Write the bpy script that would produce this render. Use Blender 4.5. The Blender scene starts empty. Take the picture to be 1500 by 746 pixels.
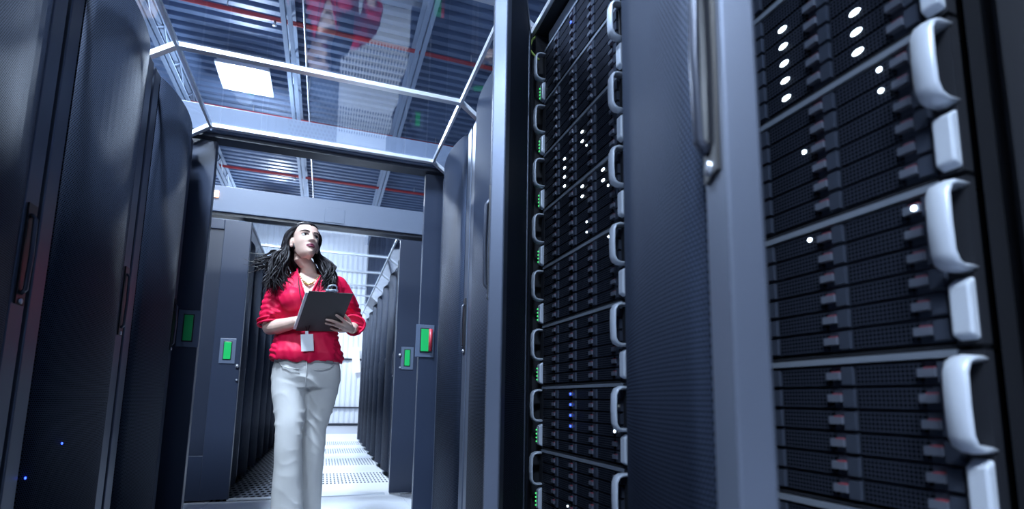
import bpy, bmesh, math, random
import numpy as np
from mathutils import Vector, Matrix, noise

SC = bpy.context.scene
COL = SC.collection
random.seed(7)
PI = math.pi

# ------------------------------------------------------------------ camera, world, exposure, lamps' settings
cam_d = bpy.data.cameras.new('camera')
cam = bpy.data.objects.new('camera', cam_d)
COL.objects.link(cam)
SC.camera = cam
cam_d.sensor_width = 36.0
cam_d.lens = 780.0 / 1500.0 * 36.0
cam_d.shift_y = 104.0 / 1500.0
cam_d.clip_start = 0.02
CAM_Z = 0.73


def camera_matrix():
    def ray(x, y):
        return Vector((x - 750.0, y - 477.0, 780.0))
    a = ray(474, 582).normalized()
    up = ray(848, -5166).normalized()
    up = (up - a * up.dot(a)).normalized()
    x = a.cross(up)
    c0 = Vector((x[0], a[0], up[0]))
    c1 = -Vector((x[1], a[1], up[1]))
    c2 = -Vector((x[2], a[2], up[2]))
    m = Matrix((c0, c1, c2)).transposed().to_4x4()
    m.translation = (0, 0, CAM_Z)
    return m


cam.matrix_world = camera_matrix()
cam_d.dof.use_dof = True
cam_d.dof.focus_distance = 2.2
cam_d.dof.aperture_fstop = 3.6

world = bpy.data.worlds.new('world')
SC.world = world
world.use_nodes = True
world.node_tree.nodes['Background'].inputs[0].default_value = (0.30, 0.42, 0.70, 1)
world.node_tree.nodes['Background'].inputs[1].default_value = 0.05

SC.view_settings.view_transform = 'Standard'
SC.view_settings.look = 'None'
SC.view_settings.gamma = 1.0
SC.view_settings.exposure = 0.0
SC.view_settings.use_curve_mapping = False
SC.cycles.max_bounces = 8
SC.cycles.transparent_max_bounces = 16

LAMP_COLOR = (0.74, 0.86, 1.0)
LAMP_Z = 4.9
# x, y, z, watts
LAMPS = [(-1.24, 7.41, LAMP_Z, 380), (-1.24, 1.3, LAMP_Z, 640), (-1.24, -3.2, LAMP_Z, 340), (-1.24, 12.4, LAMP_Z, 400),
         (-0.85, -0.95, 2.9, 95)]  # low lamp added out of view to light the right-hand racks


# ------------------------------------------------------------------ materials
def new_mat(name):
    m = bpy.data.materials.new(name)
    m.use_nodes = True
    nt = m.node_tree
    b = nt.nodes['Principled BSDF']
    return m, nt, b


def N(nt, t, **kw):
    n = nt.nodes.new(t)
    for k, v in kw.items():
        setattr(n, k, v)
    return n


def pbr(name, col, rough=0.5, metal=0.0, bump=0.0, bscale=60.0, var=0.0, spec=0.5, emit=None, estr=0.0):
    m, nt, b = new_mat(name)
    b.inputs['Base Color'].default_value = (*col, 1)
    b.inputs['Roughness'].default_value = rough
    b.inputs['Metallic'].default_value = metal
    b.inputs['Specular IOR Level'].default_value = spec
    if emit:
        b.inputs['Emission Color'].default_value = (*emit, 1)
        b.inputs['Emission Strength'].default_value = estr
    if bump or var:
        tc = N(nt, 'ShaderNodeTexCoord')
        no = N(nt, 'ShaderNodeTexNoise')
        no.inputs['Scale'].default_value = bscale
        no.inputs['Detail'].default_value = 4
        nt.links.new(tc.outputs['Object'], no.inputs['Vector'])
        if bump:
            bp = N(nt, 'ShaderNodeBump')
            bp.inputs['Strength'].default_value = bump
            bp.inputs['Distance'].default_value = 0.002
            nt.links.new(no.outputs['Fac'], bp.inputs['Height'])
            nt.links.new(bp.outputs[0], b.inputs['Normal'])
        if var:
            mx = N(nt, 'ShaderNodeMix', data_type='RGBA')
            mx.inputs['A'].default_value = (*[c * (1 - var) for c in col], 1)
            mx.inputs['B'].default_value = (*[min(1, c * (1 + var)) for c in col], 1)
            nt.links.new(no.outputs['Fac'], mx.inputs['Factor'])
            nt.links.new(mx.outputs['Result'], b.inputs['Base Color'])
    return m


def holes_mat(name, col, hole, axes, pitch, duty, rough=0.4, metal=0.3, stagger=False, bump=0.5, square=False, spec=0.5):
    """sheet with a grid of small holes; axes = which two object axes carry the grid"""
    m, nt, b = new_mat(name)
    tc = N(nt, 'ShaderNodeTexCoord')
    sp = N(nt, 'ShaderNodeSeparateXYZ')
    nt.links.new(tc.outputs['Object'], sp.inputs[0])

    def math_(op, a, c=None, v=None):
        n = N(nt, 'ShaderNodeMath', operation=op)
        for i, s in enumerate((a, c)):
            if s is None:
                continue
            if isinstance(s, (int, float)):
                n.inputs[i].default_value = s
            else:
                nt.links.new(s, n.inputs[i])
        return n.outputs[0]
    u = math_('DIVIDE', sp.outputs[axes[0]], pitch[0])
    v = math_('DIVIDE', sp.outputs[axes[1]], pitch[1])
    if stagger:
        row = math_('FLOOR', v)
        half = math_('MULTIPLY', math_('FLOORED_MODULO', row, 2.0), 0.5)
        u = math_('ADD', u, half)
    fu = math_('ABSOLUTE', math_('SUBTRACT', math_('FRACT', u), 0.5))
    fv = math_('ABSOLUTE', math_('SUBTRACT', math_('FRACT', v), 0.5))
    if square:
        hu = math_('LESS_THAN', fu, duty[0] / 2)
        hv = math_('LESS_THAN', fv, duty[1] / 2)
        mask = math_('MULTIPLY', hu, hv)
    else:
        d2 = math_('ADD', math_('POWER', fu, 2.0), math_('POWER', fv, 2.0))
        mask = math_('LESS_THAN', d2, (duty[0] / 2) ** 2)
    mx = N(nt, 'ShaderNodeMix', data_type='RGBA')
    mx.inputs['A'].default_value = (*col, 1)
    mx.inputs['B'].default_value = (*hole, 1)
    nt.links.new(mask, mx.inputs['Factor'])
    nt.links.new(mx.outputs['Result'], b.inputs['Base Color'])
    rr = N(nt, 'ShaderNodeMapRange')
    rr.inputs['To Min'].default_value = rough
    rr.inputs['To Max'].default_value = 0.9
    nt.links.new(mask, rr.inputs['Value'])
    nt.links.new(rr.outputs[0], b.inputs['Roughness'])
    ss = N(nt, 'ShaderNodeMapRange')
    ss.inputs['To Min'].default_value = spec
    ss.inputs['To Max'].default_value = 0.0
    nt.links.new(mask, ss.inputs['Value'])
    nt.links.new(ss.outputs[0], b.inputs['Specular IOR Level'])
    b.inputs['Metallic'].default_value = metal
    return m


def glass_mat(name, tint, refl=1.0):
    m, nt, b = new_mat(name)
    nt.nodes.remove(b)
    out = nt.nodes['Material Output']
    tr = N(nt, 'ShaderNodeBsdfTransparent')
    tr.inputs[0].default_value = (*tint, 1)
    gl = N(nt, 'ShaderNodeBsdfGlossy')
    gl.inputs['Roughness'].default_value = 0.02
    gl.inputs['Color'].default_value = (0.95, 0.97, 1, 1)
    lw = N(nt, 'ShaderNodeLayerWeight')
    lw.inputs['Blend'].default_value = 0.5
    pw = N(nt, 'ShaderNodeMath', operation='POWER')
    pw.inputs[1].default_value = 4.0
    nt.links.new(lw.outputs['Facing'], pw.inputs[0])
    ml = N(nt, 'ShaderNodeMath', operation='MULTIPLY_ADD')
    ml.inputs[1].default_value = 0.9 * refl
    ml.inputs[2].default_value = 0.05 * refl
    nt.links.new(pw.outputs[0], ml.inputs[0])
    mx = N(nt, 'ShaderNodeMixShader')
    nt.links.new(ml.outputs[0], mx.inputs[0])
    nt.links.new(tr.outputs[0], mx.inputs[1])
    nt.links.new(gl.outputs[0], mx.inputs[2])
    nt.links.new(mx.outputs[0], out.inputs['Surface'])
    return m


def emit_mat(name, col, s):
    m, nt, b = new_mat(name)
    b.inputs['Base Color'].default_value = (*col, 1)
    b.inputs['Emission Color'].default_value = (*col, 1)
    b.inputs['Emission Strength'].default_value = s
    return m


RACK = pbr('rack_paint', (0.012, 0.016, 0.028), 0.42, 0.0, 0.15, 400, 0.1)
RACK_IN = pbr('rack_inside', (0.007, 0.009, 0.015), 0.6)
STRIP = pbr('door_strip_paint', (0.100, 0.120, 0.168), 0.40, 0.6, 0.05, 200)
DOORMESH = holes_mat('door_mesh', (0.034, 0.046, 0.078), (0.002, 0.003, 0.005), (1, 2), (0.0056, 0.0050), (0.66, 0.66), 0.68, 0.5, True, spec=0.1)
PORTAL = pbr('portal_paint', (0.095, 0.125, 0.190), 0.38, 0.1, 0.05, 100, 0.05)
LEAF = pbr('leaf_paint', (0.024, 0.034, 0.062), 0.32, 0.1, 0.05, 100, 0.05)
LEAF_DARK = pbr('leaf_recess_paint', (0.015, 0.021, 0.038), 0.35)
ALU = pbr('bright_aluminium', (0.80, 0.84, 0.90), 0.32, 0.6)
SILVER = pbr('silver_handle', (0.50, 0.56, 0.66), 0.40, 0.15, 0.03, 300)
STEEL = pbr('steel', (0.45, 0.48, 0.54), 0.3, 0.9)
BLACK = pbr('black_plastic', (0.012, 0.013, 0.017), 0.4)
GREEN = pbr('green_plastic', (0.01, 0.42, 0.10), 0.35, emit=(0.0, 0.5, 0.1), estr=0.0)
RED = pbr('red_plastic', (0.45, 0.04, 0.06), 0.35)
GLASS = glass_mat('canopy_glass', (0.93, 0.96, 1.0), 1.0)
FROST = pbr('frosted_panel', (0.80, 0.85, 0.92), 0.5)
TILE = pbr('white_tile', (0.80, 0.82, 0.86), 0.28, 0, 0.05, 30, 0.03)
TILE_PERF = holes_mat('perforated_tile', (0.80, 0.82, 0.86), (0.03, 0.035, 0.05), (0, 1), (0.031, 0.115), (0.42, 0.62), 0.3, 0.0, False, 0.5, True)
TILE_DARK = holes_mat('dark_grate_tile', (0.060, 0.070, 0.095), (0.006, 0.007, 0.01), (0, 1), (0.046, 0.105), (0.6, 0.55), 0.35, 0.3, True, 0.5, True)
FLOOR = pbr('floor_slab', (0.35, 0.37, 0.42), 0.5)
WALL = pbr('white_wall_sheet', (0.74, 0.79, 0.87), 0.5)
WALL_DARK = pbr('dark_wall', (0.05, 0.065, 0.11), 0.6, 0, 0.1, 20, 0.15)
DECK = pbr('roof_deck', (0.115, 0.170, 0.29), 0.45, 0.1)
JOIST = pbr('joist_steel', (0.32, 0.40, 0.54), 0.5, 0.1)
PIPE = pbr('red_pipe', (0.42, 0.045, 0.055), 0.4)
COND = pbr('grey_conduit', (0.5, 0.53, 0.6), 0.4, 0.4)
LAMP_ON = emit_mat('lamp_diffuser', (0.85, 0.93, 1.0), 28.0)

BEZEL = holes_mat('drive_bezel', (0.019, 0.024, 0.040), (0.001, 0.0015, 0.002), (1, 2), (0.0048, 0.0050), (0.66, 0.62), 0.40, 0.1, False, 0.5, True)
LEVER = pbr('drive_lever', (0.12, 0.14, 0.19), 0.28, 0.3)
BLOCK = pbr('drive_block', (0.040, 0.050, 0.076), 0.28, 0.2)
LATCH = pbr('drive_latch_red', (0.20, 0.030, 0.045), 0.35)
CHASSIS = pbr('shelf_chassis', (0.28, 0.33, 0.42), 0.28, 0.5)
LED_W = emit_mat('led_white', (0.75, 0.9, 1.0), 9.0)
LED_G = emit_mat('led_green', (0.1, 1.0, 0.25), 0.7)
LED_B = emit_mat('led_blue', (0.03, 0.08, 1.0), 6.0)
LED_O = emit_mat('led_orange', (1.0, 0.55, 0.35), 5.0)


# ------------------------------------------------------------------ mesh helpers
class MB:
    def __init__(self):
        self.v, self.f, self.m, self.s = [], [], [], []

    def face(self, idx, mat=0, smooth=False):
        self.f.append(tuple(idx))
        self.m.append(mat)
        self.s.append(smooth)

    def box(self, x0, x1, y0, y1, z0, z1, mat=0):
        b = len(self.v)
        self.v += [(x, y, z) for z in (z0, z1) for y in (y0, y1) for x in (x0, x1)]
        for q in ((0, 2, 3, 1), (4, 5, 7, 6), (0, 1, 5, 4), (2, 6, 7, 3), (0, 4, 6, 2), (1, 3, 7, 5)):
            self.face([b + i for i in q], mat)
        return self

    def prism(self, poly, axis, a0, a1, mat=0, smooth=False):
        """poly: 2-D outline; axis 'x','y','z' is the extrusion axis"""
        b = len(self.v)
        n = len(poly)
        for a in (a0, a1):
            for p, q in poly:
                self.v.append({'x': (a, p, q), 'y': (p, a, q), 'z': (p, q, a)}[axis])
        for i in range(n):
            j = (i + 1) % n
            self.face((b + i, b + j, b + n + j, b + n + i), mat, smooth)
        self.face([b + i for i in range(n)][::-1], mat)
        self.face([b + n + i for i in range(n)], mat)
        return self

    def tube(self, pts, rad, n=8, mat=0, cap=True, flat=None, up=None):
        """rad: number, list; flat: (a,b) scale of the two section axes"""
        pts = [Vector(p) for p in pts]
        if not hasattr(rad, '__len__'):
            rad = [rad] * len(pts)
        b = len(self.v)
        prev = None
        for i, p in enumerate(pts):
            t = (pts[min(i + 1, len(pts) - 1)] - pts[max(i - 1, 0)])
            t = t.normalized() if t.length > 1e-9 else Vector((0, 0, 1))
            if prev is None:
                ref = Vector(up) if up else (Vector((0, 0, 1)) if abs(t.z) < 0.9 else Vector((1, 0, 0)))
                u = (ref - t * ref.dot(t)).normalized()
            else:
                u = (prev - t * prev.dot(t))
                u = u.normalized() if u.length > 1e-9 else prev
            prev = u
            w = t.cross(u)
            fa, fb = flat if flat else (1, 1)
            for k in range(n):
                a = 2 * PI * k / n
                self.v.append(tuple(p + u * (math.cos(a) * rad[i] * fa) + w * (math.sin(a) * rad[i] * fb)))
        for i in range(len(pts) - 1):
            for k in range(n):
                k2 = (k + 1) % n
                self.face((b + i * n + k, b + i * n + k2, b + (i + 1) * n + k2, b + (i + 1) * n + k), mat, True)
        if cap:
            self.face([b + k for k in range(n)][::-1], mat, True)
            e = b + (len(pts) - 1) * n
            self.face([e + k for k in range(n)], mat, True)
        return self

    def loft(self, rings, mat=0, cap=True, smooth=True):
        b = len(self.v)
        n = len(rings[0])
        for r in rings:
            self.v += [tuple(p) for p in r]
        for i in range(len(rings) - 1):
            for k in range(n):
                k2 = (k + 1) % n
                self.face((b + i * n + k, b + i * n + k2, b + (i + 1) * n + k2, b + (i + 1) * n + k), mat, smooth)
        if cap:
            self.face([b + k for k in range(n)][::-1], mat, smooth)
            e = b + (len(rings) - 1) * n
            self.face([e + k for k in range(n)], mat, smooth)
        return self

    def ball(self, c, r, seg=12, rings=8, mat=0, rot=None):
        if not hasattr(r, '__len__'):
            r = (r, r, r)
        R_ = []
        for i in range(rings + 1):
            th = PI * (0.02 + 0.96 * i / rings)
            ring = []
            for k in range(seg):
                a = 2 * PI * k / seg
                p = Vector((r[0] * math.sin(th) * math.cos(a), r[1] * math.sin(th) * math.sin(a), -r[2] * math.cos(th)))
                if rot:
                    p = rot @ p
                ring.append(tuple(p + Vector(c)))
            R_.append(ring)
        return self.loft(R_, mat)

    def mesh(self, name, mats):
        me = bpy.data.meshes.new(name)
        me.from_pydata(self.v, [], self.f)
        for m in mats:
            me.materials.append(m)
        me.polygons.foreach_set('material_index', self.m)
        me.polygons.foreach_set('use_smooth', self.s)
        me.update()
        return me

    def build(self, name, mats, parent=None, loc=None, rotz=0.0, bevel=0.0):
        if not isinstance(mats, (list, tuple)):
            mats = [mats]
        o = bpy.data.objects.new(name, self.mesh(name, mats))
        COL.objects.link(o)
        if parent:
            o.parent = parent
        if loc:
            o.location = loc
        o.rotation_euler.z = rotz
        if bevel:
            md = o.modifiers.new('bevel', 'BEVEL')
            md.width = bevel
            md.segments = 2
            md.limit_method = 'ANGLE'
        return o


def tag(o, label=None, cat=None, group=None, kind=None):
    if label:
        o['label'] = label
    if cat:
        o['category'] = cat
    if group:
        o['group'] = group
    if kind:
        o['kind'] = kind
    return o


def thing(name, label, cat, loc=(0, 0, 0), rotz=0.0, group=None):
    o = bpy.data.objects.new(name, None)
    COL.objects.link(o)
    o.empty_display_size = 0.05
    o.location = loc
    o.rotation_euler.z = rotz
    return tag(o, label, cat, group)


def kids(o):
    return [c for c in COL.objects if c.parent == o]


def copy_tree(o, children, parent=None):
    c = o.copy()
    COL.objects.link(c)
    if parent:
        c.parent = parent
    for ch in children.get(o.name, ()):
        copy_tree(ch, children, c)
    return c


def child_map():
    d = {}
    for o in COL.objects:
        if o.parent:
            d.setdefault(o.parent.name, []).append(o)
    return d


def structure(o):
    o['kind'] = 'structure'
    return o


# ------------------------------------------------------------------ setting: floor, walls, ceiling
RIGHT, LEFT = 0.60, -0.715          # front planes of the two rack rows
WALL_Y = 14.73
DECK_Z = 5.2

floor = structure(MB().box(-7, 8, -5, 15.2, -0.1, 0.0).build('floor', FLOOR))
TS = 0.65
tile_w = MB().box(-TS / 2 + .0015, TS / 2 - .0015, -TS / 2 + .0015, TS / 2 - .0015, 0, 0.004)
me_white = tile_w.mesh('floor_tile', [TILE])
me_perf = tile_w.mesh('perforated_tile', [TILE_PERF])
me_dark = tile_w.mesh('grate_tile', [TILE_DARK])
XC = -0.05                          # joint between the two tile columns of an aisle
for j in range(-3, 16):
    yc = 4.235 + TS / 2 + (j - 5) * TS - 0.0
    for i in range(-3, 4):
        xc = XC + (i + 0.5) * TS
        in_aisle = i in (-1, 0)
        near = j < 3
        cross = j in (3, 4)
        far = 5 <= j < 14
        if not in_aisle and (near or far):
            continue
        if cross or j >= 14:
            me, nm = me_white, 'floor_tile'
        elif i == -1 or j < 2:  # near-aisle tiles, out of view, all made dark to cut floor bounce
            me, nm = me_dark, 'grate_tile'
        else:
            perf = (j % 2 == 0) if far else (j % 2 == 0)
            me, nm = (me_perf, 'perforated_tile') if perf else (me_white, 'floor_tile')
        t = bpy.data.objects.new(nm, me)
        COL.objects.link(t)
        t.parent = floor
        t.location = (xc, yc, 0)


def ribbed(x0, x1, z0, z1, pitch, depth):
    mb = MB()
    n = int((x1 - x0) / pitch)
    prof = []
    for k in range(n):
        x = x0 + k * pitch
        prof += [(x, 0), (x + pitch * .35, 0), (x + pitch * .5, depth), (x + pitch * .85, depth)]
    prof.append((x0 + n * pitch, 0))
    for z in (z0, z1):
        mb.v += [(p, q, z) for p, q in prof]
    m = len(prof)
    for k in range(m - 1):
        mb.face((k, k + 1, m + k + 1, m + k))
    return mb


structure(ribbed(-7, 0.95, 0, DECK_Z, 0.13, -0.012).build('wall_far', WALL, loc=(0, WALL_Y, 0)))
structure(MB().box(0.95, 8, WALL_Y + .02, WALL_Y + .12, 0, DECK_Z).box(-7, .95, WALL_Y + .06, WALL_Y + .12, 0, DECK_Z).build('wall_far_right', WALL_DARK))
structure(MB().box(-7.1, -7, -5, 15, 0, DECK_Z).build('wall_left', WALL_DARK))
structure(MB().box(8, 8.1, -5, 15, 0, DECK_Z).build('wall_right', WALL_DARK))
structure(MB().box(-7, 8, -5.1, -5, 0, DECK_Z).build('wall_near', WALL_DARK))
for k, (z, h) in enumerate(((0.02, .05), (.45, .035), (1.71, .05))):
    structure(MB().box(-7, .95, WALL_Y - .05, WALL_Y - .013, z - h / 2 + .02, z + h / 2 + .02).build('trim_%d' % (k + 1), LEAF_DARK))

# corrugated roof deck, ribs run across the aisle
mb = MB()
pitch = 0.165
prof = []
y = -5.0
while y < 15.0:
    prof += [(y, 0.05), (y + .055, 0.05), (y + .075, 0.0), (y + .145, 0.0)]
    y += pitch
for x in (-7, 8):
    mb.v += [(x, p, DECK_Z + q) for p, q in prof]
m = len(prof)
for k in range(m - 1):
    mb.face((k, m + k, m + k + 1, k + 1))
structure(mb.build('ceiling', DECK))
structure(MB().box(-7, 8, -5, 15, DECK_Z + .06, DECK_Z + .1).build('ceiling_top', WALL_DARK))

# roof joists: twin angle chords with zig-zag web
JX = (-3.56, -2.1, -0.64, 0.84, 2.32, 3.8)
jl = {-3.56: 'far left', -2.1: 'second from the left', -0.64: 'above the left rack row', 0.84: 'above the right rack row',
      2.32: 'right of the right rack row', 3.8: 'farthest right'}
for jx in JX:
    r = thing('roof_joist', 'open-web steel roof joist running along the aisle, %s' % jl[jx], 'joist', (jx, 4.5, DECK_Z - .35), group='roof joists')
    for nm, z in (('bottom_chord', 0.0), ('top_chord', 0.29)):
        c = MB()
        for s in (-1, 1):
            c.box(s * .035 - .025, s * .035 + .025, -9.4, 10.1, z, z + .012)
            c.box(s * .014 - .005, s * .014 + .005, -9.4, 10.1, z + .012, z + .055)
        c.build(nm, JOIST, r)
    wpts = []
    k = 0
    yy = -9.3
    while yy < 10.0:
        wpts.append((0, yy, .02 if k % 2 == 0 else .31))
        k += 1
        yy += .38
    MB().tube(wpts, .011, 6).build('web_bar', JOIST, r)
pl = ['nearest of the four', 'second of the four from the camera', 'third of the four from the camera', 'farthest of the four']
for k, yy in enumerate((6.25, 8.62, 10.95, 13.2)):
    z = DECK_Z - .13
    r = thing('sprinkler_pipe', 'red sprinkler pipe hung under the roof deck, %s' % pl[k], 'pipe', (0, yy, z), group='sprinkler pipes')
    MB().tube([(-6.8, 0, 0), (7.8, 0, 0)], .026, 10).build('pipe_run', PIPE, r)
    for xx in (-4.4, -1.3, 1.55, 4.3):
        MB().tube([(xx, 0, .026), (xx, 0, .125)], .006, 6).build('hanger_rod', COND, r)
        MB().tube([(xx + .5, 0, -.02), (xx + .5, 0, -.07)], .013, 8).ball((xx + .5, 0, -.075), (.028, .028, .006), 10, 4).build('sprinkler_head', STEEL, r)
z = DECK_Z - .42
r = thing('conduit_run', 'thin grey conduit along the aisle below the joists', 'conduit', (0.1, 5, z), group=None)
MB().tube([(-.55, -8, .03), (-.55, 9, .03)], .012, 8).build('pipe_run', COND, r)
for yy in (2.5, 6.2):
    MB().tube([(-.55, yy, .03), (-.55, yy, .40)], .006, 6).build('hanger_rod', COND, r)


# high-bay lamps, plus one added low-hung lamp out of view
def lamp(x, y, z, w, label):
    r = thing('high_bay_lamp', label, 'lamp', (x, y, z), group='high-bay lamps')
    MB().box(-.30, .30, -.30, .30, .03, .12).box(-.32, .32, -.32, .32, .0, .03).build('housing', COND, r)
    MB().box(-.28, .28, -.28, .28, -.012, -.002).build('diffuser', LAMP_ON, r)
    MB().tube([(0, 0, .12), (0, 0, DECK_Z - z)], .008, 6).build('hanger_rod', COND, r)
    ld = bpy.data.lights.new('lamp_light', 'AREA')
    ld.shape = 'SQUARE'
    ld.size = 0.56
    ld.energy = w * .85
    ld.color = LAMP_COLOR
    lo = bpy.data.objects.new('lamp_light', ld)
    COL.objects.link(lo)
    lo.parent = r
    lo.location = (0, 0, -.02)
    pd = bpy.data.lights.new('lamp_spill', 'POINT')
    pd.shadow_soft_size = 0.12
    pd.energy = w * .38
    pd.color = LAMP_COLOR
    po = bpy.data.objects.new('lamp_spill', pd)
    COL.objects.link(po)
    po.parent = r
    po.location = (0, 0, -.22)


lamp_labels = ['glowing square high-bay lamp in view through the glass canopy', 'high-bay lamp over the left racks beside the open rack',
               'high-bay lamp over the near end of the aisle', 'high-bay lamp by the white far wall, left side',
               'added unseen lamp hung low above the near left racks']
for (x, y, z, w), lb in zip(LAMPS, lamp_labels):
    lamp(x, y, z, w, lb)

# bright slanted patch on the far wall, its glow put into the material
tag(MB().prism([(.60, 2.03), (.80, 2.05), (.87, 1.40), (.72, 1.38)], 'y', WALL_Y - .09, WALL_Y - .06).build('bright_wall_patch', emit_mat('patch_glow', (.95, .97, 1), .6)),
    'slanted patch of painted brightness on the far white wall', 'paper')

# ------------------------------------------------------------------ racks
RW, RH = 0.65, 1.97
DW = 0.63


def door_sheet(y0, y1, z0, z1, bulge, th, n=14, base=.03):
    """curved perforated sheet with caps, convex toward +x"""
    out = []
    for k in range(n + 1):
        t = k / n
        yy = y0 + (y1 - y0) * t
        out.append((base + bulge * (1 - (2 * t - 1) ** 2) ** .8, yy))
    poly = out + [(.004, y1), (.004, y0)]
    mb = MB()
    b = 0
    n2 = len(poly)
    for z in (z0, z1):
        mb.v += [(p, q, z) for p, q in poly]
    for i in range(n2):
        j = (i + 1) % n2
        mb.face((i, n2 + i, n2 + j, j)[::-1], 0 if i < n else 1, i < n)
    mb.face(list(range(n2))[::-1], 1)
    mb.face([n2 + i for i in range(n2)], 1)
    return mb


def make_door_meshes():
    d = {}
    fr = MB()
    z0, z1 = .05, RH - .005
    for y0, y1 in ((0, .062), (DW - .062, DW)):
        fr.box(0, .03, y0, y1, z0, z1)
    fr.box(0, .03, .062, DW - .062, z0, z0 + .04)
    fr.box(0, .03, .062, DW - .062, z1 - .03, z1)
    d['frame'] = fr
    d['mesh'] = door_sheet(.068, DW - .068, z0 + .004, z1, .040, .004)
    h = MB()
    h.box(.030, .034, DW - .050, DW - .012, .93, 1.17)
    h.tube([(.034, DW - .034, .955), (.042, DW - .034, .965), (.044, DW - .034, 1.05), (.042, DW - .034, 1.135), (.034, DW - .034, 1.145)], .0075, 8, 1, flat=(.6, 1.0), up=(1, 0, 0))
    d['handle'] = h
    d['lock'] = MB().tube([(.03, DW - .031, .938), (.037, DW - .031, .938)], .0065, 10)
    return d


DM = make_door_meshes()
door_frame_me = DM['frame'].mesh('door', [STRIP])
door_mesh_me = DM['mesh'].mesh('mesh_panel', [DOORMESH, DOORMESH])
handle_me = DM['handle'].mesh('handle', [BLACK, pbr('dark_handle', (.06, .07, .10), .35, .5)])
lock_me = DM['lock'].mesh('lock', [STEEL])


def link(name, me, parent, loc=(0, 0, 0), rotz=0.0, bevel=0.0):
    o = bpy.data.objects.new(name, me)
    COL.objects.link(o)
    o.parent = parent
    o.location = loc
    o.rotation_euler.z = rotz
    if bevel:
        md = o.modifiers.new('bevel', 'BEVEL')
        md.width, md.segments, md.limit_method = bevel, 2, 'ANGLE'
    return o


body = MB()
body.box(-1.0, -.02, -RW / 2 + .002, RW / 2 - .002, .05, RH)
body.box(-.02, 0, -RW / 2 + .002, RW / 2 - .002, .05, RH)
body_me = body.mesh('cabinet', [RACK])
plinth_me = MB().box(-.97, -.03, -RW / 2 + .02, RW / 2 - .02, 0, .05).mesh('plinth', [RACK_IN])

# open cabinet: side walls, top, bottom, back, rails
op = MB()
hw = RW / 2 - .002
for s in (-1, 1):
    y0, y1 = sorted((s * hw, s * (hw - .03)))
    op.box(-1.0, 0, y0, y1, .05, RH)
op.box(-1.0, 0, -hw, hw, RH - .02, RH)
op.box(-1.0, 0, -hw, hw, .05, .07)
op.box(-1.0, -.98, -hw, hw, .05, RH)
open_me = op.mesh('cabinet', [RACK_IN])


def add_door(r, ang, handle=True, dz=0.0):
    d = link('door', door_frame_me, r, (.006, -DW / 2, 0), -math.radians(ang), .003)
    link('mesh_panel', door_mesh_me, d)
    if handle:
        link('handle', handle_me, d, (0, 0, dz))
        link('lock', lock_me, d, (0, 0, dz))
    return d


def rack(side, yc, label, group, open_deg=None, far=False):
    r = thing('server_rack', label, 'rack', ((RIGHT if side > 0 else LEFT), yc, 0), PI if side > 0 else 0.0, group)
    link('plinth', plinth_me, r)
    if open_deg is None:
        link('cabinet', body_me, r)
        add_door(r, 0)
    else:
        link('cabinet', open_me, r)
        add_door(r, open_deg)
    return r


NY = [.585 + .65 * k for k in range(4)]
near_g = 'tall racks along the near aisle'
rack_open_b = rack(1, NY[0], 'black rack with ajar perforated door at right edge, full of disk shelves', near_g, 24.6)
rack_open_a = rack(1, NY[1], 'black rack with ajar door in the picture middle, blue drive lights inside', near_g, 25.6)
rack(1, NY[2], 'closed rack with curved mesh door just beyond the open racks', near_g)
rack(1, NY[3], 'closed rack with curved mesh door beside the green and red door pull', near_g)
rack(-1, NY[1], 'dark closed rack at the left edge of the near left row', near_g)
rack_left = rack(-1, NY[2], 'dark closed rack in the middle of the near left row', near_g)
rack(-1, NY[3], 'dark closed rack on the left beside the sliding door frame', near_g)
ords = ['first', 'second', 'third', 'fourth', 'fifth', 'sixth', 'seventh', 'eighth']
FAR0, FP = 4.75, .655
for k in range(8):
    for s, nm in ((-1, 'left'), (1, 'right')):
        o = rack(s, FAR0 + FP * k, 'black closed rack in the far %s row, %s behind the farther sliding doors' % (nm, ords[k]), 'racks along the far aisle')
        o.location.x = (.64 if s > 0 else -.69)

# rack interior: rails, blank panel, ground cable
for r in (rack_open_a, rack_open_b):
    rl = MB()
    for s in (-1, 1):
        y0, y1 = sorted((s * .247, s * .262))
        rl.box(-.06, -.035, y0, y1, .07, RH - .02)
        y0, y1 = sorted((s * .262, s * (hw - .03)))
        rl.box(-.06, -.055, y0, y1, .07, RH - .02)
    rl.build('rail', RACK_IN, r)
    for z0, z1 in ((1.862, 1.894), (1.897, 1.93)):
        MB().box(-.05, -.026, -.246, .246, z0, z1).build('blank_panel', CHASSIS, r, bevel=.003)
    MB().box(-.05, -.03, -.246, .246, .08, .228 if r is rack_open_a else .246).build('blank_panel', RACK_IN, r)
    MB().box(-.02, .012, -hw, hw, RH - .012, RH + .006).build('front_lip', ALU, r)
cp = [(-.005, -hw + .02, 1.955), (.012, -hw + .03, 1.93), (.02, -hw + .022, 1.90), (.012, -hw + .04, 1.87), (0, -hw + .06, 1.84)]
MB().tube(cp, .0035, 6).build('ground_cable', pbr('green_yellow_cable', (.30, .42, .10), .4), rack_open_a)

# ------------------------------------------------------------------ disk shelves (4 x 6 drives, ears with silver handles)
SP = 0.18
DCW = 0.1105
DRH = 0.0272


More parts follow.
